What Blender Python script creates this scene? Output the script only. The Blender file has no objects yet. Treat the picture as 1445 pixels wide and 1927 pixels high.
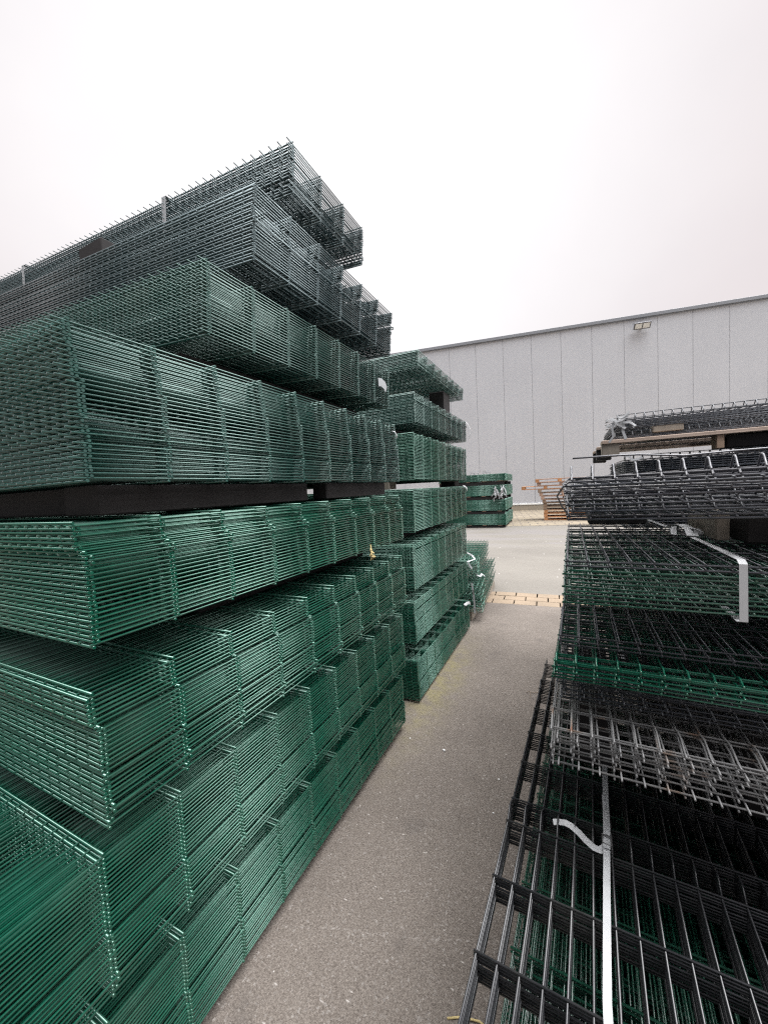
import bpy, math, random
from math import radians as RAD, sin, cos, pi
from mathutils import Vector, Matrix, Quaternion

sc = bpy.context.scene
col = sc.collection
rnd = random.Random(7)

# ------------------------------------------------------------------ materials
def new_mat(name):
    m = bpy.data.materials.new(name); m.use_nodes = True
    nt = m.node_tree
    return m, nt, nt.nodes['Principled BSDF']

def N(nt, typ, **kw):
    n = nt.nodes.new(typ)
    for k, v in kw.items(): setattr(n, k, v)
    return n

def ramp(nt, fac, stops):
    r = N(nt, 'ShaderNodeValToRGB')
    el = r.color_ramp.elements
    while len(el) < len(stops): el.new(0.5)
    for e, (p, c) in zip(el, stops):
        e.position = p; e.color = (*c, 1) if len(c) == 3 else c
    nt.links.new(fac, r.inputs['Fac'])
    return r.outputs['Color']

def noise(nt, vec, scale, detail=4, rough=.55):
    n = N(nt, 'ShaderNodeTexNoise')
    n.inputs['Scale'].default_value = scale
    n.inputs['Detail'].default_value = detail
    n.inputs['Roughness'].default_value = rough
    nt.links.new(vec, n.inputs['Vector'])
    return n.outputs['Fac']

def mixc(nt, fac, a, b, mode='MIX'):
    m = N(nt, 'ShaderNodeMix', data_type='RGBA', blend_type=mode)
    for sock, v in ((m.inputs[0], fac), (m.inputs[6], a), (m.inputs[7], b)):
        if hasattr(v, 'is_output'): nt.links.new(v, sock)
        elif isinstance(v, (tuple, list)): sock.default_value = (*v, 1)
        else: sock.default_value = v
    return m.outputs[2]

def objco(nt): return N(nt, 'ShaderNodeTexCoord').outputs['Object']
def geopos(nt): return N(nt, 'ShaderNodeNewGeometry').outputs['Position']

def coat(name, c1, c2, rough=.33, spec=.5, scale=30, metallic=0, tint=None):
    m, nt, b = new_mat(name)
    p = geopos(nt)
    f = noise(nt, p, scale, 3)
    oi = N(nt, 'ShaderNodeObjectInfo')
    cc = mixc(nt, 1.0, ramp(nt, f, [(.3, c1), (.7, c2)]), ramp(nt, oi.outputs['Random'], [(0, (.72, .76, .78)), (1, (1.2, 1.12, 1.1))]), 'MULTIPLY')
    dust = ramp(nt, noise(nt, p, 3.1, 5, .65), [(.50, (0, 0, 0)), (.72, (.10, .10, .10))])
    nt.links.new(mixc(nt, dust, cc, (.22, .21, .18)), b.inputs['Base Color'])
    f2 = noise(nt, p, 9, 3)
    nt.links.new(ramp(nt, f2, [(.3, (rough-.07,)*3), (.75, (rough+.12,)*3)]), b.inputs['Roughness'])
    b.inputs['Specular IOR Level'].default_value = spec
    b.inputs['Metallic'].default_value = metallic
    if tint: b.inputs['Specular Tint'].default_value = (*tint, 1)
    b.inputs['Coat Weight'].default_value = .5; b.inputs['Coat Roughness'].default_value = .2
    return m

GREEN = coat('green_powder_coat', (.002, .050, .029), (.004, .072, .043), .20, 1.0, tint=(.62, 1, .84))
SLATE_VEIL = coat('slate_veil_coat', (.012, .032, .036), (.022, .048, .053), .26, .9, tint=(.75, .97, 1))  # bluish lens veil over the top two bundles put into the coat colour
TEAL = coat('dark_teal_coat', (.004, .034, .027), (.007, .050, .040), .22, 1.0, tint=(.7, 1, .9))
MID_ANTH = coat('mid_anthracite_coat', (.040, .044, .054), (.062, .066, .080), .40, .5)
ANTH_HAZE = coat('hazed_anthracite_coat', (.055, .064, .078), (.080, .090, .108), .42, .5)  # anthracite with the pale flare haze over the second right stack mixed in
DARKG = coat('dark_green_coat', (.006, .052, .032), (.012, .075, .046), .28, .9)
ANTH = coat('anthracite_coat', (.030, .033, .040), (.046, .050, .060), .42, .5)
BLACK = coat('black_coat', (.013, .014, .016), (.022, .023, .026), .34, .5)
STEEL = coat('grey_wire', (.060, .060, .062), (.105, .102, .100), .38, .5, 14)

def rusty():
    m, nt, b = new_mat('weathered_grey_wire')
    p = geopos(nt)
    f = noise(nt, p, 11, 5)
    c = ramp(nt, f, [(.30, (.10, .10, .102)), (.60, (.17, .168, .165)), (.70, (.15, .11, .085)), (.78, (.17, .055, .025))])
    nt.links.new(c, b.inputs['Base Color']); b.inputs['Roughness'].default_value = .42
    return m
RUSTY = rusty()

def wood(name, c1, c2, scale=(3, 40, 40), rough=.8):
    m, nt, b = new_mat(name)
    mp = N(nt, 'ShaderNodeMapping'); mp.inputs['Scale'].default_value = scale
    nt.links.new(geopos(nt), mp.inputs['Vector'])
    f = noise(nt, mp.outputs['Vector'], 1.0, 6, .65)
    f2 = noise(nt, geopos(nt), 5, 3)
    c = ramp(nt, f, [(.28, c1), (.72, c2)])
    c = mixc(nt, .45, c, ramp(nt, f2, [(.3, tuple(v*.6 for v in c1)), (.7, c2)]))
    nt.links.new(c, b.inputs['Base Color']); b.inputs['Roughness'].default_value = rough
    bp = N(nt, 'ShaderNodeBump'); bp.inputs['Strength'].default_value = .4; bp.inputs['Distance'].default_value = .003
    nt.links.new(f, bp.inputs['Height']); nt.links.new(bp.outputs['Normal'], b.inputs['Normal'])
    return m
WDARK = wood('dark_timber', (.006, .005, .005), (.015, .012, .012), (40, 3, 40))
WGREY = wood('grey_timber', (.17, .145, .12), (.30, .26, .21), (40, 40, 9))
WBOARD = wood('pale_board', (.40, .30, .235), (.56, .44, .36))
WORANGE = wood('orange_pallet_wood', (.42, .185, .075), (.60, .30, .14))
WPINK = wood('worn_pallet_wood', (.36, .22, .16), (.54, .37, .28))
WDULL = wood('dull_pallet_wood', (.20, .13, .09), (.34, .24, .17))

def plain(name, c, rough=.5, spec=.5, trans=0):
    m, nt, b = new_mat(name)
    f = noise(nt, geopos(nt), 25, 4)
    nt.links.new(ramp(nt, f, [(.3, tuple(v*.88 for v in c)), (.7, c)]), b.inputs['Base Color'])
    b.inputs['Roughness'].default_value = rough; b.inputs['Specular IOR Level'].default_value = spec
    if trans: b.inputs['Subsurface Weight'].default_value = trans; b.inputs['Subsurface Radius'].default_value = (.01, .01, .01)
    return m
WHITE = plain('white_strap_plastic', (.40, .405, .41), .34)
GREYSTRAP = plain('grey_strap_plastic', (.40, .42, .43), .45)
TRIM = plain('roof_trim_metal', (.24, .25, .27), .45)
LAMPBODY = plain('lamp_housing', (.10, .10, .11), .45)
LENS = plain('lamp_lens', (.85, .86, .84), .25)
STONE = plain('pale_stone', (.72, .71, .69), .8)
STRAW = plain('dry_straw', (.42, .33, .15), .8)
TWIG = plain('dry_twig', (.22, .16, .11), .9)
CONC = plain('concrete_plinth', (.33, .29, .23), .9)

def wall_mat():
    m, nt, b = new_mat('grey_cladding')
    p = geopos(nt)
    f = noise(nt, p, .35, 4)
    mp = N(nt, 'ShaderNodeMapping'); mp.inputs['Scale'].default_value = (6, 6, .25)
    nt.links.new(p, mp.inputs['Vector'])
    f2 = noise(nt, mp.outputs['Vector'], 1, 5)
    c = ramp(nt, f, [(.3, (.475, .480, .500)), (.7, (.510, .515, .535))])
    c = mixc(nt, .10, c, ramp(nt, f2, [(.3, (.39, .395, .41)), (.7, (.54, .545, .565))]))
    nt.links.new(c, b.inputs['Base Color']); b.inputs['Roughness'].default_value = .5
    b.inputs['Specular IOR Level'].default_value = .25
    return m
WALL = wall_mat()

def asphalt():
    m, nt, b = new_mat('worn_asphalt')
    p = geopos(nt)
    # aggregate
    v = N(nt, 'ShaderNodeTexVoronoi'); v.inputs['Scale'].default_value = 150
    nt.links.new(p, v.inputs['Vector'])
    sep = N(nt, 'ShaderNodeSeparateColor'); nt.links.new(v.outputs['Color'], sep.inputs[0])
    agg = ramp(nt, sep.outputs[0], [(.0, (.100, .083, .072)), (.5, (.172, .148, .130)), (.90, (.215, .190, .170)), (.97, (.27, .25, .235)), (1, (.42, .40, .38))])
    fine = noise(nt, p, 170, 4, .75)
    agg = mixc(nt, .6, agg, ramp(nt, fine, [(.34, (.066, .055, .047)), (.50, (.165, .143, .124)), (.66, (.32, .285, .252))]))
    # large tone
    big = noise(nt, p, .9, 5, .6)
    agg = mixc(nt, .8, agg, ramp(nt, big, [(.3, (.455, .437, .425)), (.5, (.655, .637, .622)), (.7, (.835, .815, .80))]), 'MULTIPLY')
    # sparse pale chips
    v2 = N(nt, 'ShaderNodeTexVoronoi'); v2.inputs['Scale'].default_value = 17
    nt.links.new(p, v2.inputs['Vector'])
    chip = ramp(nt, v2.outputs['Distance'], [(.035, (1, 1, 1)), (.06, (0, 0, 0))])
    sp2 = N(nt, 'ShaderNodeSeparateColor'); nt.links.new(v2.outputs['Color'], sp2.inputs[0])
    pick = ramp(nt, sp2.outputs[1], [(.70, (0, 0, 0)), (.74, (.8, .8, .8))])
    chip = mixc(nt, 1, chip, pick, 'MULTIPLY')
    agg = mixc(nt, chip, agg, (.55, .52, .49))
    # pale grains and fibre scratches
    mp = N(nt, 'ShaderNodeMapping'); mp.inputs['Scale'].default_value = (22, 70, 1); mp.inputs['Rotation'].default_value = (0, 0, .6)
    nt.links.new(p, mp.inputs['Vector'])
    v3 = N(nt, 'ShaderNodeTexVoronoi'); v3.inputs['Scale'].default_value = 1; nt.links.new(mp.outputs[0], v3.inputs['Vector'])
    sp3 = N(nt, 'ShaderNodeSeparateColor'); nt.links.new(v3.outputs['Color'], sp3.inputs[0])
    scr = mixc(nt, 1, ramp(nt, v3.outputs['Distance'], [(.10, (1, 1, 1)), (.2, (0, 0, 0))]), ramp(nt, sp3.outputs[0], [(.90, (0, 0, 0)), (.94, (.55, .55, .55))]), 'MULTIPLY')
    agg = mixc(nt, scr, agg, (.46, .43, .40))
    # moss stain growing out from under the second stack
    sx = N(nt, 'ShaderNodeSeparateXYZ'); nt.links.new(p, sx.inputs[0])
    def bell(sock, c0, w):
        a = N(nt, 'ShaderNodeMath', operation='SUBTRACT'); nt.links.new(sock, a.inputs[0]); a.inputs[1].default_value = c0
        d = N(nt, 'ShaderNodeMath', operation='DIVIDE'); nt.links.new(a.outputs[0], d.inputs[0]); d.inputs[1].default_value = w
        q = N(nt, 'ShaderNodeMath', operation='MULTIPLY'); nt.links.new(d.outputs[0], q.inputs[0]); nt.links.new(d.outputs[0], q.inputs[1])
        n = N(nt, 'ShaderNodeMath', operation='MULTIPLY'); nt.links.new(q.outputs[0], n.inputs[0]); n.inputs[1].default_value = -1
        e = N(nt, 'ShaderNodeMath', operation='EXPONENT'); nt.links.new(n.outputs[0], e.inputs[0])
        return e.outputs[0]
    mm = N(nt, 'ShaderNodeMath', operation='MULTIPLY'); nt.links.new(bell(sx.outputs[0], -.99, .16), mm.inputs[0]); nt.links.new(bell(sx.outputs[1], 2.95, .75), mm.inputs[1])
    mf = noise(nt, p, 9, 5, .7)
    m2 = N(nt, 'ShaderNodeMath', operation='MULTIPLY'); nt.links.new(mm.outputs[0], m2.inputs[0]); nt.links.new(ramp(nt, mf, [(.36, (.04,)*3), (.66, (.55,)*3)]), m2.inputs[1])
    agg = mixc(nt, m2.outputs[0], agg, (.21, .185, .055))
    wob = noise(nt, p, 3.0, 4, .6)
    lx = N(nt, 'ShaderNodeMath', operation='MULTIPLY_ADD'); nt.links.new(sx.outputs[0], lx.inputs[0]); lx.inputs[1].default_value = -.352; lx.inputs[2].default_value = -1.375
    ly = N(nt, 'ShaderNodeMath', operation='ADD'); nt.links.new(sx.outputs[1], ly.inputs[0]); nt.links.new(lx.outputs[0], ly.inputs[1])
    lw = N(nt, 'ShaderNodeMath', operation='MULTIPLY_ADD'); nt.links.new(wob, lw.inputs[0]); lw.inputs[1].default_value = .06; nt.links.new(ly.outputs[0], lw.inputs[2])
    sc1 = N(nt, 'ShaderNodeMath', operation='MULTIPLY'); nt.links.new(bell(lw.outputs[0], 0, .0035), sc1.inputs[0]); nt.links.new(ramp(nt, noise(nt, p, 55, 3, .7), [(.48, (0,)*3), (.62, (.28,)*3)]), sc1.inputs[1])
    agg = mixc(nt, sc1.outputs[0], agg, (.42, .39, .37))
    st1 = ramp(nt, noise(nt, p, 2.3, 5, .65), [(.60, (0,)*3), (.72, (.45,)*3)])
    agg = mixc(nt, st1, agg, (.045, .040, .038))
    nt.links.new(agg, b.inputs['Base Color'])
    b.inputs['Roughness'].default_value = .82; b.inputs['Specular IOR Level'].default_value = .3
    bp = N(nt, 'ShaderNodeBump'); bp.inputs['Strength'].default_value = .7; bp.inputs['Distance'].default_value = .004
    nt.links.new(fine, bp.inputs['Height']); nt.links.new(bp.outputs['Normal'], b.inputs['Normal'])
    return m
ASPH = asphalt()

def yard():
    m, nt, b = new_mat('pale_yard_asphalt')
    p = geopos(nt)
    fine = noise(nt, p, 90, 4, .7)
    c = ramp(nt, fine, [(.3, (.113, .102, .088)), (.55, (.155, .143, .125)), (.75, (.20, .188, .169))])
    mp = N(nt, 'ShaderNodeMapping'); mp.inputs['Scale'].default_value = (.35, .9, 1)
    nt.links.new(p, mp.inputs['Vector'])
    big = noise(nt, mp.outputs[0], 1.0, 5, .6)
    c = mixc(nt, .6, c, ramp(nt, big, [(.32, (.78, .76, .75)), (.6, (1.05, 1.04, 1.03))]), 'MULTIPLY')
    # damp old oil patches, longest across the yard
    sx = N(nt, 'ShaderNodeSeparateXYZ'); nt.links.new(p, sx.inputs[0])
    band = ramp(nt, sx.outputs[1], [(0, (0,)*3), (1, (1,)*3)])
    mr = N(nt, 'ShaderNodeMapRange'); nt.links.new(sx.outputs[1], mr.inputs[0]); mr.inputs[1].default_value = 9.8; mr.inputs[2].default_value = 10.6
    mr2 = N(nt, 'ShaderNodeMapRange'); nt.links.new(sx.outputs[1], mr2.inputs[0]); mr2.inputs[1].default_value = 14.6; mr2.inputs[2].default_value = 13.6
    mu = N(nt, 'ShaderNodeMath', operation='MULTIPLY'); nt.links.new(mr.outputs[0], mu.inputs[0]); nt.links.new(mr2.outputs[0], mu.inputs[1])
    mp2 = N(nt, 'ShaderNodeMapping'); mp2.inputs['Scale'].default_value = (.5, 1.6, 1); nt.links.new(p, mp2.inputs['Vector'])
    pt = ramp(nt, noise(nt, mp2.outputs[0], 1.0, 4, .5), [(.47, (0,)*3), (.54, (.75,)*3)])
    mu2 = N(nt, 'ShaderNodeMath', operation='MULTIPLY'); nt.links.new(mu.outputs[0], mu2.inputs[0]); nt.links.new(pt, mu2.inputs[1])
    c = mixc(nt, mu2.outputs[0], c, (.15, .138, .132))
    v2 = N(nt, 'ShaderNodeTexVoronoi'); v2.inputs['Scale'].default_value = 5
    nt.links.new(p, v2.inputs['Vector'])
    sp2 = N(nt, 'ShaderNodeSeparateColor'); nt.links.new(v2.outputs['Color'], sp2.inputs[0])
    chip = mixc(nt, 1, ramp(nt, v2.outputs['Distance'], [(.05, (1,)*3), (.09, (0,)*3)]), ramp(nt, sp2.outputs[1], [(.7, (0,)*3), (.74, (.8,)*3)]), 'MULTIPLY')
    c = mixc(nt, chip, c, (.7, .68, .65))
    nt.links.new(c, b.inputs['Base Color']); b.inputs['Roughness'].default_value = .85
    bp = N(nt, 'ShaderNodeBump'); bp.inputs['Strength'].default_value = .5; bp.inputs['Distance'].default_value = .004
    nt.links.new(fine, bp.inputs['Height']); nt.links.new(bp.outputs['Normal'], b.inputs['Normal'])
    return m
YARD = yard()

def brickm(name, c1, c2):
    m, nt, b = new_mat(name)
    p = geopos(nt)
    v = N(nt, 'ShaderNodeTexVoronoi'); v.inputs['Scale'].default_value = 3.2; nt.links.new(p, v.inputs['Vector'])
    f = noise(nt, p, 40, 5, .7)
    c = ramp(nt, f, [(.3, c1), (.7, c2)])
    c = mixc(nt, .35, c, ramp(nt, noise(nt, p, 2.2, 3), [(.3, tuple(x*.7 for x in c1)), (.7, (c2[0]*1.05, c2[1]*.95, c2[2]*.85))]))
    nt.links.new(c, b.inputs['Base Color']); b.inputs['Roughness'].default_value = .85
    return m
BRICK = brickm('sand_brick', (.17, .128, .088), (.25, .195, .14))

def setts():
    m, nt, b = new_mat('far_paving_setts')
    tc = objco(nt)
    br = N(nt, 'ShaderNodeTexBrick'); br.inputs['Scale'].default_value = 1
    br.inputs['Brick Width'].default_value = .62; br.inputs['Row Height'].default_value = .42; br.inputs['Mortar Size'].default_value = .03
    br.inputs['Color1'].default_value = (.25, .21, .15, 1); br.inputs['Color2'].default_value = (.215, .18, .135, 1); br.inputs['Mortar'].default_value = (.13, .11, .09, 1)
    nt.links.new(tc, br.inputs['Vector'])
    f = noise(nt, tc, 1.3, 5, .6)
    c = mixc(nt, .6, br.outputs['Color'], ramp(nt, f, [(.3, (.62, .60, .58)), (.65, (1.05, 1.03, 1.0))]), 'MULTIPLY')
    nt.links.new(c, b.inputs['Base Color']); b.inputs['Roughness'].default_value = .85
    return m
SETTS = setts()

# ------------------------------------------------------------------ mesh builder
class MB:
    def __init__(s): s.v = []; s.f = []; s.sm = []
    def tube(s, pts, r, n=6, cap0=True, cap1=True, rot=0.0):
        pts = [Vector(p) for p in pts]
        base = len(s.v); up = None
        for i, p in enumerate(pts):
            a = pts[max(i-1, 0)]; b = pts[min(i+1, len(pts)-1)]
            if 0 < i < len(pts)-1:
                t = (p-a).normalized() + (b-p).normalized()
            else: t = b-a
            t.normalize()
            if up is None:
                up = Vector((0, 0, 1)) if abs(t.z) < .9 else Vector((1, 0, 0))
            side = t.cross(up).normalized(); u2 = side.cross(t).normalized(); up = u2
            for k in range(n):
                an = 2*pi*k/n + rot
                s.v.append(p + side*(r*cos(an)) + u2*(r*sin(an)))
        for i in range(len(pts)-1):
            for k in range(n):
                a = base+i*n+k; b = base+i*n+(k+1) % n
                s.f.append((a, b, b+n, a+n)); s.sm.append(True)
        if cap0: s.f.append(tuple(base+k for k in range(n))[::-1]); s.sm.append(False)
        if cap1: s.f.append(tuple(base+(len(pts)-1)*n+k for k in range(n))); s.sm.append(False)
    def box(s, lo, hi, M=None, bev=0.0, jit=0.0):
        x0, y0, z0 = lo; x1, y1, z1 = hi
        if bev <= 0:
            c = [(x0,y0,z0),(x1,y0,z0),(x1,y1,z0),(x0,y1,z0),(x0,y0,z1),(x1,y0,z1),(x1,y1,z1),(x0,y1,z1)]
            fs = [(3,2,1,0),(4,5,6,7),(0,1,5,4),(1,2,6,5),(2,3,7,6),(3,0,4,7)]
        else:
            c = []; b = bev
            for (x, sx) in ((x0, 1), (x1, -1)):
                for (y, sy) in ((y0, 1), (y1, -1)):
                    for (z, sz) in ((z0, 1), (z1, -1)):
                        c += [(x, y+b*sy, z+b*sz), (x+b*sx, y, z+b*sz), (x+b*sx, y+b*sy, z)]
            def I(i, j, k, a): return ((i*2+j)*2+k)*3+a
            fs = []
            for i in (0, 1):
                q = [I(i,0,0,0), I(i,1,0,0), I(i,1,1,0), I(i,0,1,0)]; fs.append(q if i else q[::-1])
                q = [I(0,i,0,1), I(1,i,0,1), I(1,i,1,1), I(0,i,1,1)]; fs.append(q[::-1] if i else q)
                q = [I(0,0,i,2), I(1,0,i,2), I(1,1,i,2), I(0,1,i,2)]; fs.append(q if i else q[::-1])
            for i in (0, 1):
                for j in (0, 1):
                    fs.append([I(i,j,0,0), I(i,j,0,1), I(i,j,1,1), I(i,j,1,0)])
                    fs.append([I(i,0,j,0), I(i,0,j,2), I(i,1,j,2), I(i,1,j,0)])
                    fs.append([I(0,i,j,1), I(0,i,j,2), I(1,i,j,2), I(1,i,j,1)])
                    for k in (0, 1): fs.append([I(i,j,k,0), I(i,j,k,1), I(i,j,k,2)])
        base = len(s.v)
        for p in c:
            p = Vector(p)
            if jit: p += Vector((rnd.uniform(-jit, jit), rnd.uniform(-jit, jit), rnd.uniform(-jit, jit)))
            s.v.append(M @ p if M else p)
        for f in fs: s.f.append(tuple(base+i for i in f)); s.sm.append(False)
    def ribbon(s, pts, wdir, w, th):
        """solid flat band along pts; wdir = width direction (vector or list of vectors)"""
        pts = [Vector(p) for p in pts]; base = len(s.v); n = len(pts)
        for i, p in enumerate(pts):
            t = (pts[min(i+1, n-1)] - pts[max(i-1, 0)]).normalized()
            wd = Vector(wdir[i] if isinstance(wdir, list) else wdir); wd = (wd - t*wd.dot(t)).normalized()
            nn = t.cross(wd).normalized()
            for a, b in ((-1, -1), (1, -1), (1, 1), (-1, 1)):
                s.v.append(p + wd*(a*w/2) + nn*(b*th/2))
        for i in range(n-1):
            for k in range(4):
                a = base+i*4+k; b = base+i*4+(k+1) % 4
                s.f.append((a, b, b+4, a+4)); s.sm.append(False)
        s.f.append((base+3, base+2, base+1, base)); s.sm.append(False)
        e = base+(n-1)*4; s.f.append((e, e+1, e+2, e+3)); s.sm.append(False)
    def mesh(s, name, mat):
        me = bpy.data.meshes.new(name)
        me.from_pydata([tuple(v) for v in s.v], [], s.f)
        me.polygons.foreach_set('use_smooth', s.sm)
        me.materials.append(mat); me.update()
        import bmesh
        bm = bmesh.new(); bm.from_mesh(me); bmesh.ops.recalc_face_normals(bm, faces=bm.faces[:]); bm.to_mesh(me); bm.free()
        return me
    def build(s, name, mat, parent=None):
        return link(name, s.mesh(name, mat), parent)

def link(name, me, parent=None, loc=(0,0,0), rot=(0,0,0)):
    o = bpy.data.objects.new(name, me); col.objects.link(o)
    o.location = loc; o.rotation_euler = rot
    if parent: o.parent = parent
    return o
def tag(o, label, cat, group=None):
    o['label'] = label; o['category'] = cat
    if group: o['group'] = group
    return o
def thing(name, label, cat, loc=(0,0,0), rot=(0,0,0), group=None):
    o = bpy.data.objects.new(name, None); col.objects.link(o)
    o.location = loc; o.rotation_euler = rot; o.empty_display_size = .1
    return tag(o, label, cat, group)
def structure(o): o['kind'] = 'structure'; return o

# ------------------------------------------------------------------ panels
_cache = {}
WR = .0025
def flat_panel(n, stub, W, mat, nw=6, nb=6):
    """double-rod mat lying flat: wires along +y every 50 mm, twin rods along -x every 200 mm"""
    key = ('flat', n, stub, W, mat.name, nw, nb)
    if key in _cache: return _cache[key]
    m = MB(); L = n*.2; k = int(round(W/.05))
    y0 = -.034 if stub else -.007
    for i in range(k+1):
        x = -.004 - i*.05
        j = rnd.uniform(-.0012, .0012)
        m.tube([(x, y0+j, 0), (x, L+.007+j, 0)], WR, nw, rot=pi/nw)
    for j in range(n+1):
        for z in (-.0066, .0066):
            e = rnd.uniform(-.0008, .0008)
            m.tube([(-.0010+e*.6, j*.2, z), (-W-.012, j*.2, z)], .0037, nb, rot=pi/nb)
    _cache[key] = m.mesh('mesh_panel', mat); return _cache[key]

def fold_profile(L, folds, h, fw=.1, bar0=0.0, stub=.025, pitch=.2):
    """list of wire points (y,z) and rod positions for a V-folded mat"""
    bars = []; y = bar0; fl = sorted(folds); pts = [(-stub, 0)]
    ys = []
    while y <= L+1e-6:
        inf = [f for f in fl if abs(f-y) < 1e-4]
        if inf:
            f = inf[0]
            bars += [(f, 0), (f+fw, 0)]
            pts += [(f, 0), (f+fw*.30, h*.74), (f+fw*.40, h*.95), (f+fw*.5, h), (f+fw*.60, h*.95), (f+fw*.70, h*.74), (f+fw, 0)]
            y += fw
            y += pitch
        else:
            bars.append((y, 0)); y += pitch
    pts.append((L+.02, 0))
    return pts, bars

def folded_panel(key, L, folds, h, W, mat, fw=.1, wr=.0025, br=.0025, stub=.025, flip=1, n=6, pitch=.2, rodside=-1, apex=False):
    key = ('fold', key)
    if key in _cache: return _cache[key]
    m = MB(); pts, bars = fold_profile(L, folds, h, fw, 0, stub, pitch)
    k = int(round(W/.05))
    for i in range(k+1):
        x = .006 + i*.05
        m.tube([(x, y, z*flip) for y, z in pts], wr, n, rot=pi/n)
    if apex: bars = bars + [(f+fw*.5, h*flip+.004) for f in folds]
    for (y, z) in bars:
        zz = z*flip + (wr+br)*.92*rodside
        m.tube([(0, y, zz), (W+.02, y, zz)], br, n, rot=pi/n)
    _cache[key] = m.mesh('mesh_panel', mat); return _cache[key]

def twin_bundle(label, x, y0, n, ztop, zbot, stub, groups=None, W=2.5, mat=GREEN, group=None, pitch=.0113, far=False, name='panel_bundle', tilt=0.0):
    """bundle of flat mats; x = right face, y0 = first rod, every mat a part"""
    H = ztop-zbot; cnt = max(3, int(round((H-.021)/pitch))+1); p = (H-.021)/(cnt-1)
    t = thing(name, label, 'fence panel bundle', (x, y0, zbot), (tilt, 0, 0), group)
    me = flat_panel(n, stub, W, mat, 5 if far else 6, 5 if far else 6)
    groups = groups or [(cnt, 0, 0)]
    gi = 0; left = groups[0][0]; wx = wy = 0
    r = random.Random(hash(label) % 1000 if False else sum(map(ord, label)))
    for i in range(cnt):
        while left == 0 and gi < len(groups)-1: gi += 1; left = groups[gi][0]
        left -= 1
        wx = wx*.85 + r.uniform(-.0008, .0008); wy = wy*.85 + r.uniform(-.0011, .0011)
        slip = r.uniform(-.010, .010) if r.random() < .09 else 0
        dx = groups[gi][1] + wx + slip; dy = groups[gi][2] + wy + (.0048 if i % 2 else -.0048)
        link('mesh_panel', me, t, (dx, dy, .0106+i*p), (0, 0, r.uniform(-.0012, .0012)))
    return t

GL = 'mesh panel bundles in the near left stack'
TILT = RAD(3.6)
GB = 'mesh panel bundles in the second left stack'
L = {}
L[1] = twin_bundle('topmost bundle of the near left stack, short, jutting into the sky', -1.03, 1.395, 3, 3.094, 2.888, True, [(3, 0, 0), (2, -.004, .012), (99, .002, -.004)], W=2.75, mat=SLATE_VEIL, group=GL)
L[2] = twin_bundle('second bundle from the top of the near left stack, flush front rods', -1.03, 1.13, 6, 2.757, 2.478, False, [(17, 0, 0), (1, -.01, .06), (99, .004, .004)], mat=SLATE_VEIL, group=GL)
L[3] = twin_bundle('third bundle from the top of the near left stack, spiky front edge', -1.055, .925, 7, 2.390, 2.142, True, [(9, 0, 0), (99, -.006, .004)], mat=TEAL, group=GL)
L[4] = twin_bundle('tall spiky bundle just above the long dark beam, near left stack', -1.0, .49, 9, 2.028, 1.653, True, [(20, .004, .01), (7, 0, 0), (99, -.004, -.006)], mat=TEAL, group=GL)
L[5] = twin_bundle('bundle just below the long dark beam, near left stack, top mats shifted', -.98, .468, 9, 1.566, 1.272, False, [(19, .004, .004), (99, -.006, -.008)], group=GL)
L[6] = twin_bundle('third bundle from the ground in the near left stack', -.98, .462, 9, 1.172, .848, False, [(21, .006, .005), (99, -.006, -.006)], group=GL)
L[7] = twin_bundle('second bundle from the ground in the near left stack, reaching nearest the camera', -1.0, .255, 10, .778, .428, False, [(13, .005, .0), (99, -.003, 0)], group=GL)
L[8] = twin_bundle('lowest bundle of the near left stack, bright green wires just above the asphalt', -1.01, .235, 10, .366, .045, False, [(13, .004, 0), (99, -.003, 0)], group=GL)

for k_ in (1, 2, 3): L[k_].rotation_euler = (0, (TILT, TILT, TILT*.9)[k_-1], 0)

def strap_loop(parent, x, y0, y1, z0, z1, w=.019, mat=GREYSTRAP, name='strap'):
    m = MB(); e = .004
    pts = [(x, y0-e, z0-e), (x, y0-e, z1+e), (x, y1+e, z1+e), (x, y1+e, z0-e), (x, y0-e, z0-e)]
    q = []
    for a, b in zip(pts[:-1], pts[1:]):
        a, b = Vector(a), Vector(b); d = (b-a).normalized()
        q += [a+d*.003, b-d*.003]
    q.append(q[0]); m.ribbon(q, (1, 0, 0), w, .0014)
    return m.build(name, mat, parent)
strap_loop(L[1], -.80, -.031, .607, 0, .206, .028)
strap_loop(L[1], -2.26, -.031, .607, 0, .206, .028)

B = {}
B[1] = twin_bundle('thin see-through bundle on top of the second left stack, standing clear on a post', -1.03, 2.865, 7, 2.690, 2.560, False, [(6, 0, 0), (99, .003, .004)], group=GB, far=True, pitch=.0118, mat=TEAL)
B[2] = twin_bundle('second bundle from the top of the second left stack, white tape at its far end', -1.03, 2.745, 8, 2.340, 2.105, False, None, group=GB, far=True, mat=TEAL)
B[3] = twin_bundle('third bundle from the top of the second left stack, above the bright gap', -1.025, 2.67, 8, 2.024, 1.668, False, [(22, 0, 0), (99, .004, .004)], group=GB, far=True)
B[4] = twin_bundle('bundle below the bright gap in the second left stack, near eye level', -1.03, 2.64, 8, 1.604, 1.274, False, None, group=GB, far=True)
B[5] = twin_bundle('third bundle from the ground in the second left stack, beside the tied flat mats', -1.03, 2.585, 8, 1.194, .845, False, [(15, 0, 0), (99, -.004, .004)], group=GB, far=True)
B[6] = twin_bundle('second bundle from the ground in the second left stack, open cells along its top', -1.03, 2.56, 8, .776, .452, False, [(14, .004, 0), (99, -.004, 0)], group=GB, far=True)
B[7] = twin_bundle('lowest bundle of the second left stack, next to the mossy asphalt', -1.025, 2.56, 8, .330, .020, False, [(12, .004, 0), (99, -.004, 0)], group=GB, far=True)

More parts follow.
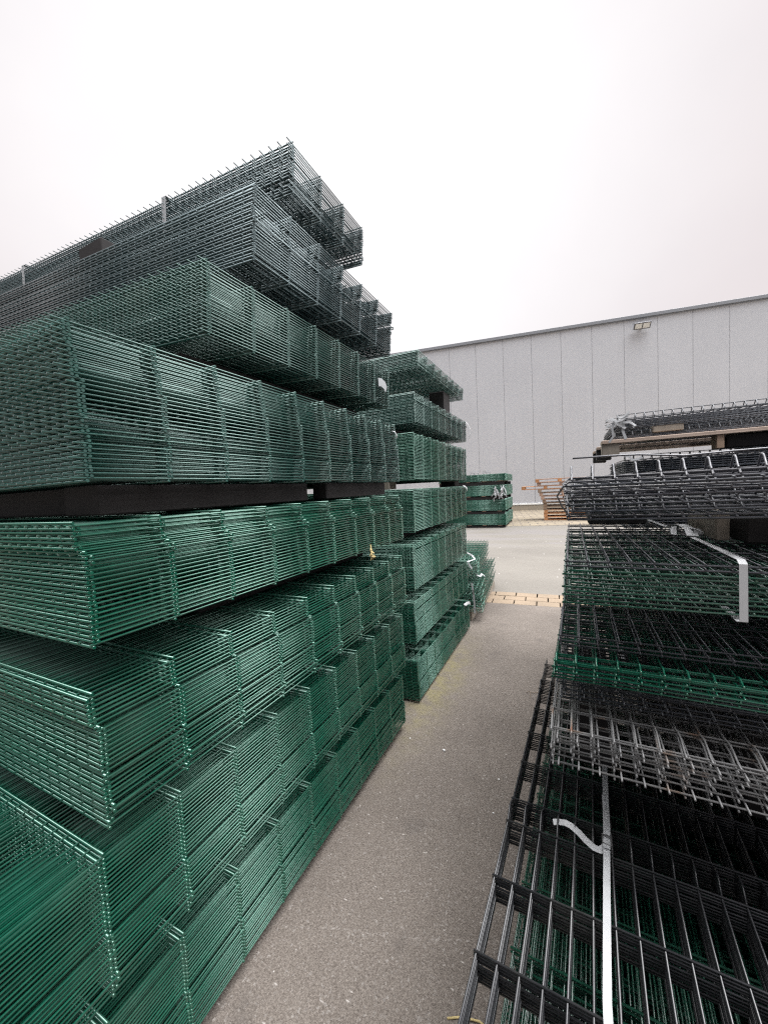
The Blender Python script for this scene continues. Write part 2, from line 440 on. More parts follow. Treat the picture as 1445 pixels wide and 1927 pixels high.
# ------------------------------------------------------------------ timbers
def beam(label, lo, hi, mat=WDARK, name='timber_bearer', cat='timber', group=None, rz=0):
    c = Vector(((lo[0]+hi[0])/2, (lo[1]+hi[1])/2, lo[2])); m = MB()
    h = Vector(hi)-Vector(lo)
    m.box((-h.x/2, -h.y/2, 0), (h.x/2, h.y/2, h.z), bev=.004, jit=.0012)
    o = m.build(name, mat); o.location = c; o.rotation_euler = (0, 0, rz)
    return tag(o, label, cat, group)
GT = 'timber bearers between the bundles'
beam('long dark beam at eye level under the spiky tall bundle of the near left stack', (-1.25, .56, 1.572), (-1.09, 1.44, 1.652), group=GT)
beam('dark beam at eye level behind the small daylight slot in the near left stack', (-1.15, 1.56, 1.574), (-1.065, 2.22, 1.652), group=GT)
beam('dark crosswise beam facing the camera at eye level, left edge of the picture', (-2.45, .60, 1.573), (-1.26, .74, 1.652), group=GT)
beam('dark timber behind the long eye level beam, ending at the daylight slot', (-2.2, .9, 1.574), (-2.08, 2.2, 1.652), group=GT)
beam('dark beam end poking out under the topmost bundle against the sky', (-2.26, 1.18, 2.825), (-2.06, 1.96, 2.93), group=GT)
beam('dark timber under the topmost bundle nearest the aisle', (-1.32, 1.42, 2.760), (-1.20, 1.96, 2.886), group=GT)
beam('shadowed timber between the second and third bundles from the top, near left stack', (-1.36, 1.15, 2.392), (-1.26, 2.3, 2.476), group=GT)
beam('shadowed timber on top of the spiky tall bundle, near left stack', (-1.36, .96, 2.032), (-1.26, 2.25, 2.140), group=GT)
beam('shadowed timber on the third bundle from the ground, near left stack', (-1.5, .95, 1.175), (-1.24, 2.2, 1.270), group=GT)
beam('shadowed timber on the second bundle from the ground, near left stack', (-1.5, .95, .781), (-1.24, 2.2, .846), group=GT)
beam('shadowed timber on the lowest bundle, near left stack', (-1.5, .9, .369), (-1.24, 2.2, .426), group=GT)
beam('timber on the asphalt under the near left stack', (-1.5, .9, 0), (-1.30, 2.2, .043), group=GT)
beam('dark post block holding up the see-through top bundle of the second stack', (-1.24, 3.72, 2.343), (-1.09, 3.93, 2.558), name='timber_block', group=GT)
beam('dark timber deep under the see-through top bundle of the second stack', (-2.4, 3.0, 2.343), (-2.25, 4.0, 2.558), name='timber_block', group=GT)
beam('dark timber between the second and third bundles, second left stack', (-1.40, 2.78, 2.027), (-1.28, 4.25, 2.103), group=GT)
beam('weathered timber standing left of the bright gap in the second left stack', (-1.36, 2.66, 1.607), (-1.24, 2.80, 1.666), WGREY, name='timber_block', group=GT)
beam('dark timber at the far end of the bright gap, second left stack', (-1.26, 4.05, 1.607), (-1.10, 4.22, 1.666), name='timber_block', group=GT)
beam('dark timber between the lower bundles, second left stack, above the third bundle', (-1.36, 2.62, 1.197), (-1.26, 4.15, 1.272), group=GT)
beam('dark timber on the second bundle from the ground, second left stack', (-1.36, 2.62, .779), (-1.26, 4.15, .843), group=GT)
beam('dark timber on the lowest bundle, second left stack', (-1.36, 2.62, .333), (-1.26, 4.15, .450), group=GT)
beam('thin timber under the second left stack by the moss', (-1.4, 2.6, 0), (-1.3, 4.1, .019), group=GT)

# ------------------------------------------------------------------ small tape bits on the left stacks
def curl(parent, name, pts, w, mat=WHITE, wd=(0, 1, 0), seed=0):
    m = MB(); m.ribbon(pts, wd, w, .0012); return m.build(name, mat, parent)
def off(t, *p): return [tuple(Vector(q)-t.location) for q in p]
curl(B[2], 'tape', off(B[2], (-1.02, 4.30, 2.325), (-1.0, 4.335, 2.30), (-.985, 4.36, 2.25), (-.985, 4.37, 2.19), (-1.0, 4.365, 2.14)), .035)
curl(B[4], 'tape', off(B[4], (-1.02, 4.10, 1.607), (-1.01, 4.14, 1.600), (-1.0, 4.17, 1.575), (-1.008, 4.19, 1.55)), .03)
curl(B[7], 'tape', off(B[7], (-1.02, 3.95, .335), (-1.012, 4.05, .33), (-1.01, 4.13, .31), (-1.01, 4.16, .285)), .03)
curl(L[4], 'tape', off(L[4], (-1.0, 2.23, 1.975), (-.988, 2.25, 1.972), (-.985, 2.27, 1.95), (-.992, 2.275, 1.935)), .014)
lab = MB()
lab.ribbon(off(L[3], (-1.052, 2.16, 2.275), (-1.047, 2.19, 2.28), (-1.045, 2.235, 2.27), (-1.048, 2.265, 2.25)), (0, 0, 1), .05, .001)
lb = lab.build('plastic_sheet', GREYSTRAP, L[3])

m = MB(); q = random.Random(3)
for i in range(9):
    z = 1.300-i*.0055
    m.ribbon([(-.966, 1.800, z), (-.960+q.uniform(-.008, .008), 1.800+q.uniform(-.02, .02), z-.012), (-.958+q.uniform(-.012, .012), 1.800+q.uniform(-.03, .03), z-.020)], (0, 1, .3), .006, .001)
m.tube([(-.968, 1.802, 1.312), (-.962, 1.80, 1.28), (-.964, 1.797, 1.248)], .0028, 5)
m.tube([(-.963, 1.797, 1.252), (-.960, 1.79, 1.238), (-.962, 1.782, 1.228)], .002, 5)
m.tube([(-.963, 1.797, 1.252), (-.960, 1.806, 1.238), (-.962, 1.812, 1.224)], .002, 5)
tag(m.build('dry_leaf', STRAW), 'withered yellow leaf stalk caught on the bundle below the dark beam', 'leaf')

# ------------------------------------------------------------------ tied flat mats behind the second stack
def fold_bundle(label, origin, cnt, pitch, mesh, group=None, yaw=0, pit=0, jx=.01, jy=.012, jr=.006, jz=.002, name='panel_bundle', mats=None, seed=1):
    t = thing(name, label, 'fence panel bundle', origin, (pit, 0, yaw), group)
    r = random.Random(seed)
    for i in range(cnt):
        me = mesh[i % len(mesh)] if isinstance(mesh, list) else mesh
        link('mesh_panel', me, t, (r.uniform(-jx, jx), r.uniform(-jy, jy), .006+i*pitch+r.uniform(-jz, jz)), (r.uniform(-.004, .004), r.uniform(-.006, .006), r.uniform(-jr, jr)))
    return t
def mirror_panel(key, L_, folds, h, W, mat, **k):
    """same, wires running from x=0 to -W"""
    kk = ('m', key)
    if kk in _cache: return _cache[kk]
    me = folded_panel(key+'_src', L_, folds, h, W, mat, **k).copy()
    me.transform(Matrix.Diagonal((-1, 1, 1, 1))); me.flip_normals(); _cache[kk] = me
    return me
GT2 = 'tied flat green mats behind the second left stack'
tm = mirror_panel('tied', 1.83, [.2, 1.0], .03, 1.6, GREEN, wr=.0036, br=.0036, stub=.012)
T1 = fold_bundle('upper bundle of flat folded green mats poking out behind the second left stack', (-.985, 4.45, .50), 11, .0205, tm, GT2, yaw=RAD(6.5), jx=.014, jy=.012, jr=.003, jz=.001, seed=4)
T2 = fold_bundle('lower bundle of flat folded green mats with white tape, behind the second left stack', (-.93, 4.40, .12), 17, .0195, tm, GT2, yaw=RAD(5), jx=.020, jy=.014, jr=.003, jz=.001, seed=5)
beam('grey timber under the upper tied green mats', (-1.25, 4.55, .452), (-1.15, 5.9, .500), WGREY, group=GT)
beam('grey timber foot under the lower tied green mats', (-1.16, 4.42, 0), (-1.06, 6.0, .115), WGREY, group=GT)
curl(T2, 'tape', [(-.10, -.06, .36), (-.09, -.065, .28), (-.085, -.05, .22), (-.08, -.05, .12), (-.08, -.05, 0)], .02, wd=(1, 0, 0))
curl(T1, 'tape', [(-.16, .1, .26), (-.12, .05, .31), (-.06, .08, .27), (-.02, .0, .24), (-.1, -.06, .22), (-.05, -.07, .14)], .022, wd=(1, .3, .2))
curl(T1, 'tape', [(-.02, .0, .06), (.03, .02, .03), (.05, .05, .055), (.08, .08, .02)], .03, wd=(0, 1, .3))

# ------------------------------------------------------------------ far green stack (long wires face the aisle)
GF = 'bundles in the far green stack'
yawF = RAD(2)
def far_bundle(label, zb, zt, x, y):
    key = ('farp',)
    if key not in _cache:
        pm = MB(); n = 10; Lx = n*.25
        for i in range(56):
            yy = i*.05; pm.tube([(.01, yy, 0), (-Lx-.02, yy, 0)], .0042, 4, rot=pi/4)
        for j in range(n+1):
            for z in (-.0045, .0045): pm.tube([(-j*.25, -.006, z), (-j*.25, 2.76, z)], .0044, 5)
        _cache[key] = pm.mesh('mesh_panel', GREEN)
    t = thing('panel_bundle', label, 'fence panel bundle', (x, y, zb), (0, 0, yawF), GF)
    H = zt-zb; cnt = int(round((H-.02)/.0125))+1; p = (H-.02)/(cnt-1)
    for i in range(cnt): link('mesh_panel', _cache[key], t, (rnd.uniform(-.004, .004), rnd.uniform(-.004, .004), .01+i*p))
    return t
F = []
fx, fy = -2.08, 14.6
F.append(far_bundle('lowest bundle of the far green stack, on the ground near the paving', .10, .52, fx-.02, fy))
F.append(far_bundle('second bundle from the ground of the far green stack', .64, 1.06, fx-.02, fy))
F.append(far_bundle('third bundle of the far green stack, white tape scraps at its right end', 1.20, 1.61, fx-.01, fy))
F.append(far_bundle('top bundle of the far green stack, thinner, small feet standing on it', 1.76, 2.03, fx, fy))
for (z0, z1, nm) in ((0, .10, 'under the lowest'), (.52, .64, 'on the lowest'), (1.06, 1.20, 'on the second'), (1.61, 1.76, 'under the top')):
    pal = thing('pallet', 'dark brown pallet frame %s bundle of the far green stack' % nm, 'pallet', (fx-.05, fy+.02, z0), (0, 0, yawF), 'pallet frames in the far green stack')
    h = z1-z0
    for i in range(3):
        bm_ = MB(); bm_.box((-2.45, i*1.25, .0), (0, i*1.25+.09, h-.022), bev=.003); bm_.build('runner', WDARK, pal)
    for i in range(5):
        bm_ = MB(); x = -.12-i*.56; bm_.box((x-.14, -.02, h-.021), (x, 2.68, h-.002), bev=.002); bm_.build('deck_board', WDULL, pal)
# scraps of tape on the third bundle
r = random.Random(11)
for cx in (-.32, -.06):
    mm = MB()
    for k in range(7):
        x = cx+r.uniform(-.09, .06); z = r.uniform(.10, .40); pts = [(x, -.03, z)]
        for s_ in range(4): x += r.uniform(-.07, .08); z -= r.uniform(.03, .11); pts.append((x, -.03-r.uniform(0, .06), z))
        mm.ribbon(pts, (1, .2, .2), .035, .002)
    mm.build('tape', WHITE, F[2])
for i, (x, w) in enumerate(((-3.48, .30), (-2.98, .25))):
    mm = MB()
    for dx in (0, w/2, w): mm.tube([(dx, 0, 0), (dx, 0, .13)], .008, 5)
    mm.tube([(-.02, 0, .135), (w+.02, 0, .135)], .008, 5); mm.tube([(0, 0, .07), (w, 0, .07)], .006, 5)
    o = mm.build('wire_stand', TRIM); o.location = (x, fy+.6, 2.035)
    tag(o, ['wider of two small wire stands on top of the far green stack', 'narrower of two small wire stands on top of the far green stack'][i], 'stand', 'wire stands on the far green stack')

# ------------------------------------------------------------------ pallet stack
GP = 'pallets in the leaning pallet stack'
def pallet_meshes(mat):
    W_, D_, h = 1.9, .9, .144
    out = {}
    top = []
    for i in range(5):
        m = MB(); y = i*(D_-.12)/4; m.box((0, y, .122), (W_, y+.12, .144), bev=.002, jit=.001); top.append(m.mesh('deck_board', mat))
    runs = []
    for i in range(3):
        m = MB(); y = i*(D_-.10)/2; m.box((0, y, .002), (W_, y+.10, .022), bev=.002, jit=.001); runs.append(m.mesh('base_board', mat))
    blk = []
    for i in range(3):
        for j in range(3):
            m = MB(); x = i*(W_-.14)/2; y = j*(D_-.10)/2; m.box((x, y, .0225), (x+.14, y+.10, .1215), bev=.003, jit=.001); blk.append(m.mesh('block', mat))
    return top, runs, blk
PM = {k: pallet_meshes(k_) for k, k_ in (('o', WORANGE), ('p', WPINK), ('d', WDULL))}
plist = [('o', 0, 'lowest pallet of the leaning stack, orange wood on the yellow paving'), ('o', -.01, 'second lowest pallet of the leaning stack, orange wood'),
 ('o', .0, 'third lowest pallet of the leaning stack, orange wood under dull ones'), ('d', -.03, 'dull brown pallet lying on the three orange ones at the bottom'),
 ('d', -.02, 'fifth pallet from the ground in the leaning stack, dull brown'), ('d', -.05, 'sixth pallet from the ground in the leaning stack, dull brown, a little left'),
 ('p', -.11, 'reddish pallet in the middle of the leaning stack'), ('p', -.17, 'second reddish pallet, stepped left above the first one'),
 ('d', -.22, 'grey brown pallet just under the one jutting out left'), ('o', -.88, 'orange pallet jutting far out to the left of the leaning stack'),
 ('p', -.25, 'worn pallet lying on the jutting one'), ('o', -.31, 'topmost pallet of the leaning stack, bright orange wood')]
z = 0
for kind, dx, lb_ in plist:
    t = thing('pallet', lb_, 'pallet', (-.93+dx, 17.35+rnd.uniform(-.03, .03), z+.002), (0, 0, RAD(3)+rnd.uniform(-.02, .02)), GP)
    for nm, ms in zip(('deck_board', 'base_board', 'block'), PM[kind]):
        for me in ms: link(nm, me, t)
    z += .1465

# ------------------------------------------------------------------ warehouse
ang = math.atan2(2.83, 17.71)
O = Vector((-3.32, 24.02, 0))
bld = thing('warehouse', 'long grey warehouse clad in tall flat panels behind the yard', 'building', O, (0, 0, ang))
m = MB(); pw = 1.579; Hh = 10.35
for i in range(-16, 20):
    x0 = i*pw
    m.box((x0+.006, 0, .42), (x0+pw-.006, .12, Hh-.12), bev=.005)
m.build('wall', WALL, bld)
m = MB(); m.box((-16*pw, .025, .42), (20*pw, 18, Hh-.21)); m.build('core', TRIM, bld)
m = MB(); m.box((-16*pw-.05, -.09, Hh-.15), (20*pw+.05, .30, Hh+.03), bev=.01); m.box((-16*pw-.05, -.05, Hh-.20), (20*pw+.05, .10, Hh-.155)); m.build('roof_trim', TRIM, bld)
m = MB(); m.box((-16*pw, -.03, .0), (20*pw, .10, .30), bev=.008); m.build('base_plinth', CONC, bld)
m = MB(); m.box((-16*pw, -.05, .32), (20*pw, .08, .415), bev=.006); m.build('base_trim', LENS, bld)
# lamp
Mr = Matrix.Rotation(ang, 4, 'Z')
lp = thing('wall_lamp', 'dark wall floodlight with two white panes high on the grey warehouse', 'lamp', O+Mr @ Vector((7.12, -.05, 9.72)), (0, 0, ang))
LT = Matrix.Translation((0, -.17, 0)) @ Matrix.Rotation(RAD(42), 4, 'X') @ Matrix.Diagonal((.88, .88, .88, 1))
m = MB(); m.box((-.44, -.05, -.20), (.44, .04, .20), LT, bev=.012); m.box((-.30, .041, -.10), (.30, .085, .10), LT, bev=.01); m.build('housing', LAMPBODY, lp)
for s_ in (-1, 1):
    m = MB(); m.box((-.385 if s_ < 0 else .03, -.058, -.145), (-.03 if s_ < 0 else .385, -.0505, .145), LT, bev=.003); m.build('lens', LENS, lp)
m = MB(); m.box((-.06, -.13, -.05), (.06, .05, .05), bev=.004); m.build('bracket', LAMPBODY, lp)

# ------------------------------------------------------------------ ground
def sheet(name, pts, z, mat):
    me = bpy.data.meshes.new(name); me.from_pydata([(x, y, z) for x, y in pts], [], [tuple(range(len(pts)))]); me.materials.append(mat)
    return structure(link(name, me))
sheet('ground', [(-400, -300), (400, -300), (400, 500), (-400, 500)], -.012, YARD)
yv = RAD(2.84)
def yl(x, y0): return y0 + (x+1.183)*math.tan(yv)
sheet('asphalt', [(-30, -20), (30, -20), (30, yl(30, 5.19)), (-30, yl(-30, 5.19))], 0, ASPH)
sheet('yard_asphalt', [(-40, yl(-40, 5.78)), (40, yl(40, 5.78)), (40, 40), (-40, 40)], -.004, YARD)
m = MB(); r = random.Random(5)
m.box((-9, -.02, -.03), (9, .60, -.012))
for row in range(3):
    x = -8.9 + (.14 if row % 2 else 0)
    while x < 8.8:
        wl = .285; m.box((x, row*.195+.004, -.02), (x+wl-.014, row*.195+.186, .003+r.uniform(-.002, .002)), bev=.004, jit=.0015); x += wl
o = m.build('paving_strip', BRICK); o.location = (-1.183, 5.185, 0); o.rotation_euler = (0, 0, yv); structure(o)
me = bpy.data.meshes.new('far_paving'); me.from_pydata([(-40, -9.0, 0), (40, -9.0, 0), (40, .4, 0), (-40, .4, 0)], [], [(0, 1, 2, 3)]); me.materials.append(SETTS)
structure(link('far_paving', me, None, (O.x, O.y, .002), (0, 0, ang)))

def pebble(label, x, y, s, seed, mat=STONE):
    rr = random.Random(seed); m = MB()
    n = 7; rings = [(.0, .75), (.35, 1.0), (.75, .85), (1.0, .35)]
    for zf, rf in rings:
        for k in range(n):
            a = 2*pi*k/n; q_ = rf*s*(1+rr.uniform(-.25, .25)); m.v.append(Vector((q_*cos(a), q_*.8*sin(a), zf*s*1.1)))
    for i in range(3):
        for k in range(n): m.f.append((i*n+k, i*n+(k+1) % n, (i+1)*n+(k+1) % n, (i+1)*n+k)); m.sm.append(False)
    m.f.append(tuple(range(n))[::-1]); m.sm.append(False); m.f.append(tuple(3*n+k for k in range(n))); m.sm.append(False)
    o = m.build('stone', mat); o.location = (x, y, 0); o.rotation_euler = (0, 0, rr.uniform(0, 6))
    return tag(o, label, 'stone', 'loose stones on the asphalt')
pebble('largest white stone lying alone in the middle of the asphalt aisle', -.712, 2.13, .010, 1)
pebble('small pale stone close to the foot of the near left stack', -.945, 2.16, .005, 2)
pebble('small pale chip on the asphalt nearest the black panels, level with the white stone', -.37, 2.02, .005, 3)
pebble('small pale chip on the asphalt below the white stone towards the black panels', -.36, 1.79, .005, 4)
m = MB(); m.tube([(0, 0, .004), (.02, .01, .012), (.05, .012, .006), (.09, .03, .010)], .0018, 5); m.tube([(.03, .01, .01), (.035, -.03, .006), (.03, -.07, .005)], .0012, 5)
o = m.build('twig', TWIG); o.location = (-.32, 2.98, 0); tag(o, 'dark twig on the asphalt beside the black panels', 'twig')
m = MB(); m.tube([(-.36, 1.0, .003), (-.32, 1.02, .004), (-.27, 1.03, .006), (-.2, 1.02, .006)], .003, 6)
tag(m.build('cord_scrap', STRAW), 'pale cord scrap at the bottom of the picture under the black panels', 'cord')

# ------------------------------------------------------------------ right stack
GR = 'bundles in the near right stack'
# lowest green bundle seen through the black mats
yawR = -.0488
def yrot(x, y): return (x, y)
R0 = twin_bundle('green bundle lying under the black mats of the near right stack', 0, 0, 10, .30, .06, False, W=2.3, group=GR, mat=DARKG)
R0.location = (2.125, .28, .06); R0.rotation_euler = (0, 0, yawR)
r = random.Random(77)
for o in R0.children: o.location.x += r.uniform(-.022, .022); o.location.y += r.uniform(-.06, .06)
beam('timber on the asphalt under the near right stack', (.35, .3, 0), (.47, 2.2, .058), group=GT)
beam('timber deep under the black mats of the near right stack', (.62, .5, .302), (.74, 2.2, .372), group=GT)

bp_ = [folded_panel('blk%d' % i, 2.27, [1.0, 1.9], .026, 2.5, BLACK, wr=.0028, br=.0029, stub=.012, rodside=1) for i in range(1)]
R1 = thing('panel_bundle', 'big black folded mesh bundle with white strap at the bottom right', 'fence panel bundle', (-.229-.0488*.6, .85-.6, .378), (.0098, 0, yawR), GR)
r = random.Random(21); wx = wy = 0
for i in range(10):
    wx = wx*.5+r.uniform(-.0012, .0012); wy = wy*.5+r.uniform(-.002, .002)
    link('mesh_panel', bp_[0], R1, (wx, wy, .006+i*.0090), (0, 0, r.uniform(-.0006, .0006)))
# white strap over it, with clip and loose tail (built in bundle space)
def R1p(x, y, z): return R1.matrix_basis.inverted() @ Vector((x, y, z))
zt = .4845
m = MB()
m.ribbon([R1p(.022, .30, .4785), R1p(.046, .60, .4815), R1p(.053, .86, zt), R1p(.075, 1.15, .4875), R1p(.088, 1.31, .500), R1p(.104, 1.60, .4915), R1p(.118, 2.0, .495), R1p(.13, 2.50, .499), R1p(.132, 2.545, .47), R1p(.132, 2.55, .39)], (1, 0, 0), .0175, .0011)
st = m.build('strap', WHITE, R1)
m = MB(); m.ribbon([R1p(.082, 1.235, .500), R1p(.0872, 1.30, .5055), R1p(.0922, 1.40, .5025), R1p(.093, 1.445, .506)], (1, 0, 0), .0185, .0013)
m.build('strap_end', WHITE, st)
m = MB(); m.ribbon([R1p(.084, 1.262, .489), R1p(.076, 1.243, .490), R1p(.064, 1.233, .489), R1p(.048, 1.234, .490), R1p(.028, 1.246, .494), R1p(.008, 1.262, .499), R1p(-.012, 1.276, .501), R1p(-.030, 1.284, .499), R1p(-.048, 1.286, .494), R1p(-.066, 1.283, .490)], [(.2, 1, 0)]+[(0, 1, .15)]*9, .021, .0013)
m.build('strap_tail', WHITE, st)
m = MB()
a = R1p(.072, 1.275, .504); b_ = R1p(.096, 1.268, .505); c_ = R1p(.096, 1.245, .503); d_ = R1p(.072, 1.250, .502)
m.tube([a, b_, c_, d_, a + Vector((0, .002, .002)), b_+Vector((.001, .006, .002))], .0016, 6); m.build('clip', STEEL, st)

# weathered grey bundle
gm = [folded_panel('gry%d' % i, 1.63, f, h, 2.5, RUSTY, wr=.0024, br=.0026, stub=.020) for i, (f, h) in enumerate((([0.0], .011), ([0.2], .012), ([0.0, .5], .010)))]
GAP = .0
R2 = fold_bundle('rusty weathered grey bundle with ragged front rods, above the black mats', (-.055, 1.13, .800), 10, .0125, gm, GR, yaw=RAD(-1.5), jx=.010, jy=.012, jr=.005, jz=.0015, seed=8)
beam('timber in the black gap under the rusty grey bundle', (.0, 1.62, .486), (.14, 2.1, .640), group=GT)
beam('upper timber in the black gap under the rusty grey bundle', (.0, 1.62, .641), (.14, 2.1, .800), group=GT)
beam('dark crosswise timber right of the strap under the rusty grey bundle', (.5, 1.55, .486), (1.6, 1.68, .800), group=GT)
# dark mats under the green ones
dm = [folded_panel('drk%d' % i, 1.63, f, h, 2.5, ANTH, wr=.0024, br=.0026, stub=.015) for i, (f, h) in enumerate((([.4], .02), ([.2], .02)))]
R2b = fold_bundle('dark grey mats between the rusty bundle and the bright green mats', (-.035, 1.24, .945), 8, .0115, dm, GR, yaw=RAD(-1), jx=.012, jy=.008, jr=.004, jz=.001, seed=9)
grm = [folded_panel('grn%d' % i, 1.63, f, h, 2.5, GREEN, wr=.0025, br=.0027, stub=.006, fw=.05) for i, (f, h) in enumerate((([0.0], .009), ([0.0, .5], .008)))]
R3 = fold_bundle('three loose bright green folded mats on the dark grey ones', (-.055, 1.15, 1.046), 6, .0095, grm, GR, yaw=RAD(-2), jx=.01, jy=.006, jr=.003, jz=.001, seed=10)
R3c = fold_bundle('few black mats lying on the bright green ones, set back from the edge', (-.03, 1.235, 1.108), 3, .014, dm, GR, yaw=RAD(-1), jx=.012, jy=.006, jr=.003, jz=.001, seed=13)
dgm = [folded_panel('dgr%d' % i, 1.03, f, h, 2.5, DARKG, wr=.0024, br=.0028, stub=.004, flip=fl) for i, (f, h, fl) in enumerate((([.4], .02, 1), ([], .0, 1), ([.6], .02, 1)))]
dgk = folded_panel('dgk', 1.03, [], 0, 2.5, ANTH, wr=.0024, br=.0028, stub=.004)
R4 = fold_bundle('dark green bundle held by a grey white strap, under the hooped grey mats', (-.012, 1.155, 1.262), 11, .0116, dgm*3+[dgk]*2, GR, yaw=RAD(-.3), jx=.012, jy=.004, jr=.004, jz=.001, seed=14)
beam('timber between the black mats and the strapped dark green bundle', (.62, 1.5, 1.158), (.76, 2.1, 1.262), group=GT)
beam('dark timber deep under the strapped dark green bundle', (.05, 1.9, 1.150), (.2, 2.15, 1.262), group=GT)
m = MB()
def R4p(x, y, z): return R4.matrix_basis.inverted() @ Vector((x, y, z))
m.ribbon([R4p(.338, 2.19, 1.30), R4p(.339, 2.19, 1.40), R4p(.340, 1.98, 1.403), R4p(.350, 1.62, 1.405), R4p(.354, 1.30, 1.402), R4p(.355, 1.136, 1.400), R4p(.3555, 1.123, 1.392), R4p(.3565, 1.123, 1.258), R4p(.357, 1.14, 1.252), R4p(.357, 1.25, 1.256)], (1, 0, 0), .0155, .0011)
st = m.build('strap', WHITE, R4)
m = MB()
m.ribbon([R4p(.352, 1.50, 1.408), R4p(.358, 1.56, 1.425), R4p(.350, 1.63, 1.432), R4p(.342, 1.70, 1.418), R4p(.338, 1.74, 1.408)], (1, .1, 0), .03, .0014)
m.ribbon([R4p(.344, 1.66, 1.412), R4p(.330, 1.63, 1.424), R4p(.318, 1.58, 1.420), R4p(.310, 1.53, 1.408)], (1, .5, 0), .016, .0014)
m.ribbon([R4p(.366, 1.53, 1.412), R4p(.375, 1.52, 1.42), R4p(.372, 1.57, 1.424)], (.6, 1, 0), .03, .0014)
m.build('strap_knot', WHITE, st)
beam('pale timber block on the strapped dark green bundle', (.395, 1.45, 1.400), (.43, 1.75, 1.492), WGREY, name='timber_block', group=GT)
beam('large dark timber beside the pale block on the strapped bundle', (.45, 1.40, 1.400), (.9, 1.62, 1.492), WDARK, name='timber_block', group=GT)
beam('dark timber at the back on the strapped dark green bundle', (.08, 1.95, 1.400), (.30, 2.10, 1.492), WDARK, name='timber_block', group=GT)
am = [folded_panel('ant%d' % i, 1.63, f, h, 2.5, MID_ANTH, wr=.0025, br=.0028, stub=.007, flip=fl, fw=.045) for i, (f, h, fl) in enumerate((([0.0], .029, 1), ([.2], .018, 1), ([0.0, .5], .020, 1), ([], 0, 1)))]
R5 = fold_bundle('messy anthracite bundle with tall wire hoops along its top edge at eye level', (0, 1.15, 1.495), 12, .0102, [am[3], am[1], am[2], am[3], am[1], am[2], am[3], am[1], am[2], am[3], am[2], am[0]], GR, yaw=RAD(.8), jx=.012, jy=.020, jr=.007, jz=.0020, seed=16)
m = MB()
m.tube([(.012, -.02, .165), (.10, -.02, .165), (.16, -.019, .163), (.25, -.02, .153), (.34, -.018, .156), (.6, -.02, .160)], .0026, 6); m.build('loose_rod', MID_ANTH, R5)
m = MB(); m.tube([(.005, .02, .105), (-.012, .03, .09), (-.028, .05, .064), (-.016, .05, .035), (-.002, .045, .012), (-.003, .045, -.004)], .0024, 6); m.build('bent_rod', STEEL, R5)

# second right stack behind
GR2 = 'bundles in the second right stack'
bm_ = [folded_panel('bck%d' % i, 1.03, f, h, 2.5, ANTH_HAZE, wr=.0026, br=.0026, stub=.004, n=5, fw=.05, apex=True) for i, (f, h) in enumerate((([0.0], .026),))]
bf_ = [folded_panel('bflat', 1.03, [], 0, 2.5, ANTH_HAZE, wr=.0026, br=.0032, stub=.003, n=5, pitch=.1)]
fold_bundle('ground bundle of the second right stack, hidden behind the near right stack', (.34, 3.0, .05), 40, .0125, bf_, GR2, seed=30, jx=.005, jy=.005)
fold_bundle('middle bundle of the second right stack, behind the near right stack', (.34, 3.0, .64), 40, .0125, bf_, GR2, seed=31, jx=.005, jy=.005)
R8 = fold_bundle('anthracite bundle with hooped top edge under the raised pallet, second right stack', (.345, 3.0, 1.258), 38, .0125, bf_*37+bm_[:1], GR2, yaw=RAD(0), seed=32, jx=.004, jy=.004, jr=.002, jz=.0008)
pl = thing('pallet', 'raised weathered pallet with long boards carrying thin grey bundles', 'pallet', (.21, 3.0, 1.762), (0, 0, 0))
m = MB(); m.box((0, -.06, .075), (2.2, .08, .097), bev=.002, jit=.001); m.build('deck_board', WBOARD, pl)
m = MB(); m.box((0, .45, .075), (2.2, .57, .097), bev=.002, jit=.001); m.build('deck_board', WBOARD, pl)
m = MB(); m.box((0, .9, .075), (2.2, 1.02, .097), bev=.002, jit=.001); m.build('deck_board', WBOARD, pl)
for i, x in enumerate((.0, .60, 1.0)):
    for j, y in enumerate((-.05, .46, .91)):
        if i == 1 and j: continue
        w = (.10, .035, .2)[i]
        m = MB(); m.box((x, y, -.008), (x+w, y+.1, .0745), bev=.003, jit=.0015); m.build('block', (WGREY, WDULL, WGREY)[i] if j == 0 else WDARK, pl)
m = MB(); m.box((.66, .0, -.005), (1.0, .12, .070), bev=.004); m.build('dark_runner', WDARK, pl)
R7 = fold_bundle('thin anthracite bundle lying directly on the raised pallet boards', (.285, 3.0, 1.862), 3, .0085, bf_*2+bm_[:1], GR2, seed=33, jx=.004, jy=.004, jr=.001, jz=.0005)
beam('square timber block between the two thin top bundles on the right', (.50, 2.99, 1.888), (.66, 3.12, 1.931), WGREY, name='timber_block', group=GT)
beam('timber block at the back between the two thin top bundles on the right', (.9, 3.75, 1.888), (1.06, 3.95, 1.931), WDARK, name='timber_block', group=GT)
R6 = fold_bundle('topmost anthracite bundle on the right, white tape wrapped round its left end', (.30, 2.99, 1.932), 8, .0088, bf_*7+bm_[:1], GR2, yaw=0, seed=34, jx=.004, jy=.004, jr=.001, jz=.0005)
R6.rotation_euler = (0, RAD(-.3), 0)
r = random.Random(41)
m = MB()
for k in range(6):
    y = -.03+r.uniform(-.02, .03)
    z0 = r.uniform(.0, .075); x0 = r.uniform(-.075, -.02); pts = [(x0, y, z0)]
    for s_ in range(4):
        x0 += r.uniform(.005, .035); z0 += r.uniform(-.03, .03); pts.append((x0, y-.01+r.uniform(-.012, .012), min(max(z0, -.01), .10)))
    m.ribbon(pts, (.2, .3, 1), .014, .0012)
m.ribbon([(.02, -.045, .075), (.035, -.05, .03), (.03, -.045, -.02), (.045, -.05, -.075)], (1, 0, .2), .016, .0012)
